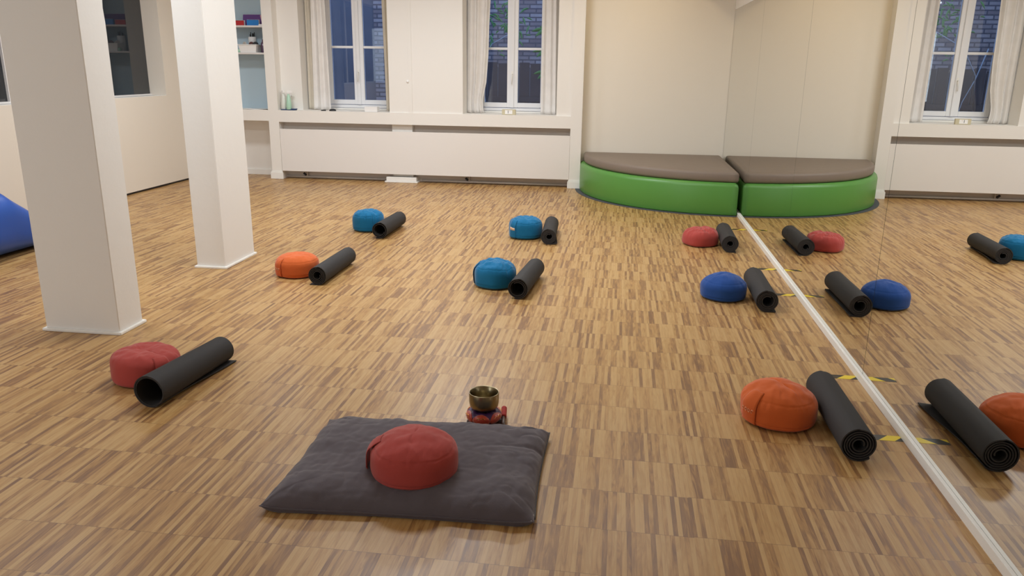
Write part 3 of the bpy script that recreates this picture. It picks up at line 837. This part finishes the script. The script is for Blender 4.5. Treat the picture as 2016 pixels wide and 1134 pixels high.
for p_ in range(6):    # red brocade petals wrapped over the ring
    pc = 2*PI*(p_+.5)/6-PI/2-PI/6; V = []; F = []
    for a in range(13):
        for b in range(9):
            an = -1.3+2.5*a/12; half = .50*math.sin(PI*a/12)**.6+.02
            ph = pc+half*(b/8*2-1); sc = 1.03+.07*abs(math.cos(ph*4))+.05*math.sin(PI*b/8)*math.sin(PI*a/12)
            rr = .048+.0275*sc*math.cos(an); V.append((rr*math.cos(ph), rr*math.sin(ph), .0245+.0245*sc*math.sin(an)))
    for a in range(12):
        for b in range(8):
            i = a*9+b; F.append((i, i+1, i+10, i+9))
    pt = fromdata('brocade_petal', V, F, M['silk_red'], ring)
    sd = pt.modifiers.new('s', 'SOLIDIFY'); sd.thickness = .0015
    g = tube('gold_motif', [((.048+.0325*math.cos(q))*math.cos(pc+dq), (.048+.0325*math.cos(q))*math.sin(pc+dq), .0245+.0315*math.sin(q)) for q, dq in ((.25, -.25), (.5, -.12), (.35, 0), (.55, .12), (.25, .25))], .0014, M['gold'], pt, n=6)
tag(ring, 'red and purple brocade ring cushion carrying the metal bowl', 'ring cushion')
bw = lathe('singing_bowl', [(0, .0), (.035, 0), (.052, .006), (.061, .018), (.0645, .035), (.065, .078), (.0635, .081), (.0605, .078), (.060, .036), (.056, .020), (.046, .010), (0, .006)], M['brass'], loc=(-.528, 3.06, .0655), n=72)
tag(bw, 'bronze metal singing bowl standing on the brocade ring', 'bowl')
st = empty('bowl_striker', (0, 0, 0))
a_, b_ = Vector((-.432, 2.975, .018)), Vector((-.453, 3.155, .030))
tube('handle', [a_, a_.lerp(b_, .62)], .0085, M['darkwood'], st, n=16)
h_ = tube('striker_head', [a_.lerp(b_, .55), a_.lerp(b_, .6), a_.lerp(b_, .97), b_], .0125, M['redfelt'], st, n=16)
h_['label'] = 'red padded striker head'
tag(st, 'wooden bowl striker with red padded head beside the brocade ring', 'striker')

# ------------------------------------------------------------------ floor tape
for y, lab in ((7.64, 'black and yellow hazard tape strip by the rumpled red cushion mat'), (6.085, 'black and yellow tape strip on the floor just past the royal blue cushion mat'),
               (5.37, 'black and yellow tape strip touching the side of the royal blue cushion mat'), (3.872, 'black and yellow tape strip at the head of the nearest mirror-side mat'),
               (3.19, 'black and yellow tape strip nearest the camera by the mirror')):
    x1 = mx(y)-.0165
    o = boxes('hazard_tape', [(-.155, 0, -.025, .025, 0, .0006)], M['tape'], loc=(x1, y, .0002))
    tag(o, lab, 'tape', 'hazard tape strips at the mirror')

# ------------------------------------------------------------------ blue bag
def blue_bag():
    vs = []; fs = []; NU, NV = 72, 40
    for j in range(NV+1):
        s = j/NV
        for i in range(NU):
            ph = 2*PI*i/NU
            # cross-sections along the long axis (local x): tall blunt left end to low right end
            x = -.72+1.3*s
            hh = min(.55, .54-.78*x); ww = .46-.02*s
            cap = min(1, (1-(2*s-1)**14))**.5 if 0 < s < 1 else 0
            c, sn = math.cos(ph), math.sin(ph)
            p = 3.2
            yy = ww*math.copysign(abs(c)**(2/p), c)*cap
            zz = hh/2*(1+math.copysign(abs(sn)**(2/p), sn)*cap)
            wob = .012*noise.noise(Vector((x*3, yy*3, zz*4)))
            vs.append((x, yy*(1+wob), max(0, zz+wob*(zz > .02))))
    for j in range(NV):
        for i in range(NU):
            k = (i+1) % NU; fs.append((j*NU+i, j*NU+k, (j+1)*NU+k, (j+1)*NU+i))
    fs.append(tuple(range(NU))); fs.append(tuple(NV*NU+i for i in range(NU)))
    o = empty('blue_bag', (-5.06, 5.36, .0005), dg(93))
    fromdata('bag_body', vs, fs, M['blue_vinyl'], o)
    tube('strap', [(.38, 0, .285), (.44, 0, .275), (.51, 0, .235), (.57, 0, .15)], .014, M['black'], o)
    tag(o, 'big blue vinyl floor bag lying at the left wall behind the broad pillar', 'bag')
blue_bag()

# ------------------------------------------------------------------ outside the windows
struct(boxes('ground_outside', [(-12, 6, 10.6, 16, -.6, -.5)], M['ground']), 'dark earth outside', 'ground')
o = empty('brick_building', (-1.2, 14.0, -.5))
boxes('brick_facade', [(-2.6, 2.6, 0, .3, 1.95, 7)], M['brick'], o)
boxes('plinth_wall', [(-2.6, 2.6, -.01, .3, 0, 1.95)], M['render_grey'], o)
boxes('drainpipe', [(.55, .9, -.12, -.011, 0, 7)], M['fence'], o)
boxes('house_number_plate', [(1.05, 1.3, -.03, -.001, 3.3, 3.5)], M['white'], o)
tag(o, 'old brick building seen through the right window', 'building')
o = empty('grey_building', (-7.5, 13.2, -.5))
boxes('rendered_wall', [(-3, 3.35, 0, .3, 0, 7)], M['render_grey'], o)
boxes('brick_corner', [(3.35, 3.62, -.02, .3, 0, 7)], M['brick'], o)
boxes('doorway', [(1.2, 1.75, -.05, -.001, 0, 3.1)], M['fence'], o, bevel=.01)
tag(o, 'dark grey rendered building seen through the left window', 'building')
o = empty('wooden_fence', (-2.3, 12.6, -.5))
for i in range(14):
    boxes('fence_board', [(-.85+i*.17, -.85+i*.17+.155, 0, .025, 0, 2.05-.02*(i % 3))], M['fence'], o, bevel=.004)
boxes('rail', [(-.9, 1.55, -.03, -.001, 1.45, 1.53), (-.9, 1.55, -.03, -.001, .5, .58)], M['fence'], o)
tag(o, 'weathered wooden board fence outside the right window', 'fence')
def leaf(parent, base, tip, w, mat):
    base, tip = Vector(base), Vector(tip); d = tip-base; n = d.cross(Vector((0, 1, .2))).normalized()
    V = []; F = []
    for k in range(9):
        t = k/8; ww = w*math.sin(PI*min(1, t*.97+.02))**.8; p = base+d*t+Vector((0, 0, -.04*t*t))
        V += [p-n*ww, p+Vector((0, -.006, 0)), p+n*ww]
    for k in range(8):
        i = 3*k; F += [(i, i+1, i+4, i+3), (i+1, i+2, i+5, i+4)]
    o_ = fromdata('leaf', V, F, mat, parent); sd = o_.modifiers.new('s', 'SOLIDIFY'); sd.thickness = .002
o = empty('garden_shrub', (-1.1, 11.5, -.5))
tube('stem', [(0, 0, 0), (.02, .02, 1.0), (.06, 0, 1.9), (.02, 0, 2.5)], .008, M['branch'], o, taper=.004)
for z, dx in ((2.22, 0.0), (1.92, .02), (2.5, -.02)):
    for k, (ax, az, l_) in enumerate(((-1, .05, .2), (-.8, -.35, .17), (-.5, .45, .16), (.7, .2, .18), (.8, -.3, .18))):
        leaf(o, (dx, 0, z), (dx+ax*l_, -.05*(k % 2), z+az*l_), .026, M['leaf'])
tag(o, 'leafy green shrub just outside the right window', 'shrub')
o = empty('bramble', (-2.05, 11.6, -.5))
tube('stem', [(-.05, 0, 0), (-.12, 0, 1.2), (-.05, 0, 1.95), (.15, 0, 2.3), (.55, 0, 2.52)], .011, M['branch'], o, taper=.004)
tube('stem', [(-.2, .1, 2.3), (-.1, .1, 1.9), (.02, .1, 1.6), (.12, .1, 1.1)], .008, M['branch'], o, taper=.003)
rnd = random.Random(4)
for k in range(80):
    bx_, bz_ = rnd.gauss(.25, .16), rnd.gauss(2.66, .2)
    a = rnd.uniform(0, 2*PI); leaf(o, (bx_, .3, bz_), (bx_+.09*math.cos(a), .28, bz_+.09*math.sin(a)), .014, M['leaf'])
tag(o, 'arching pale bramble with small leaves outside the right window', 'shrub')
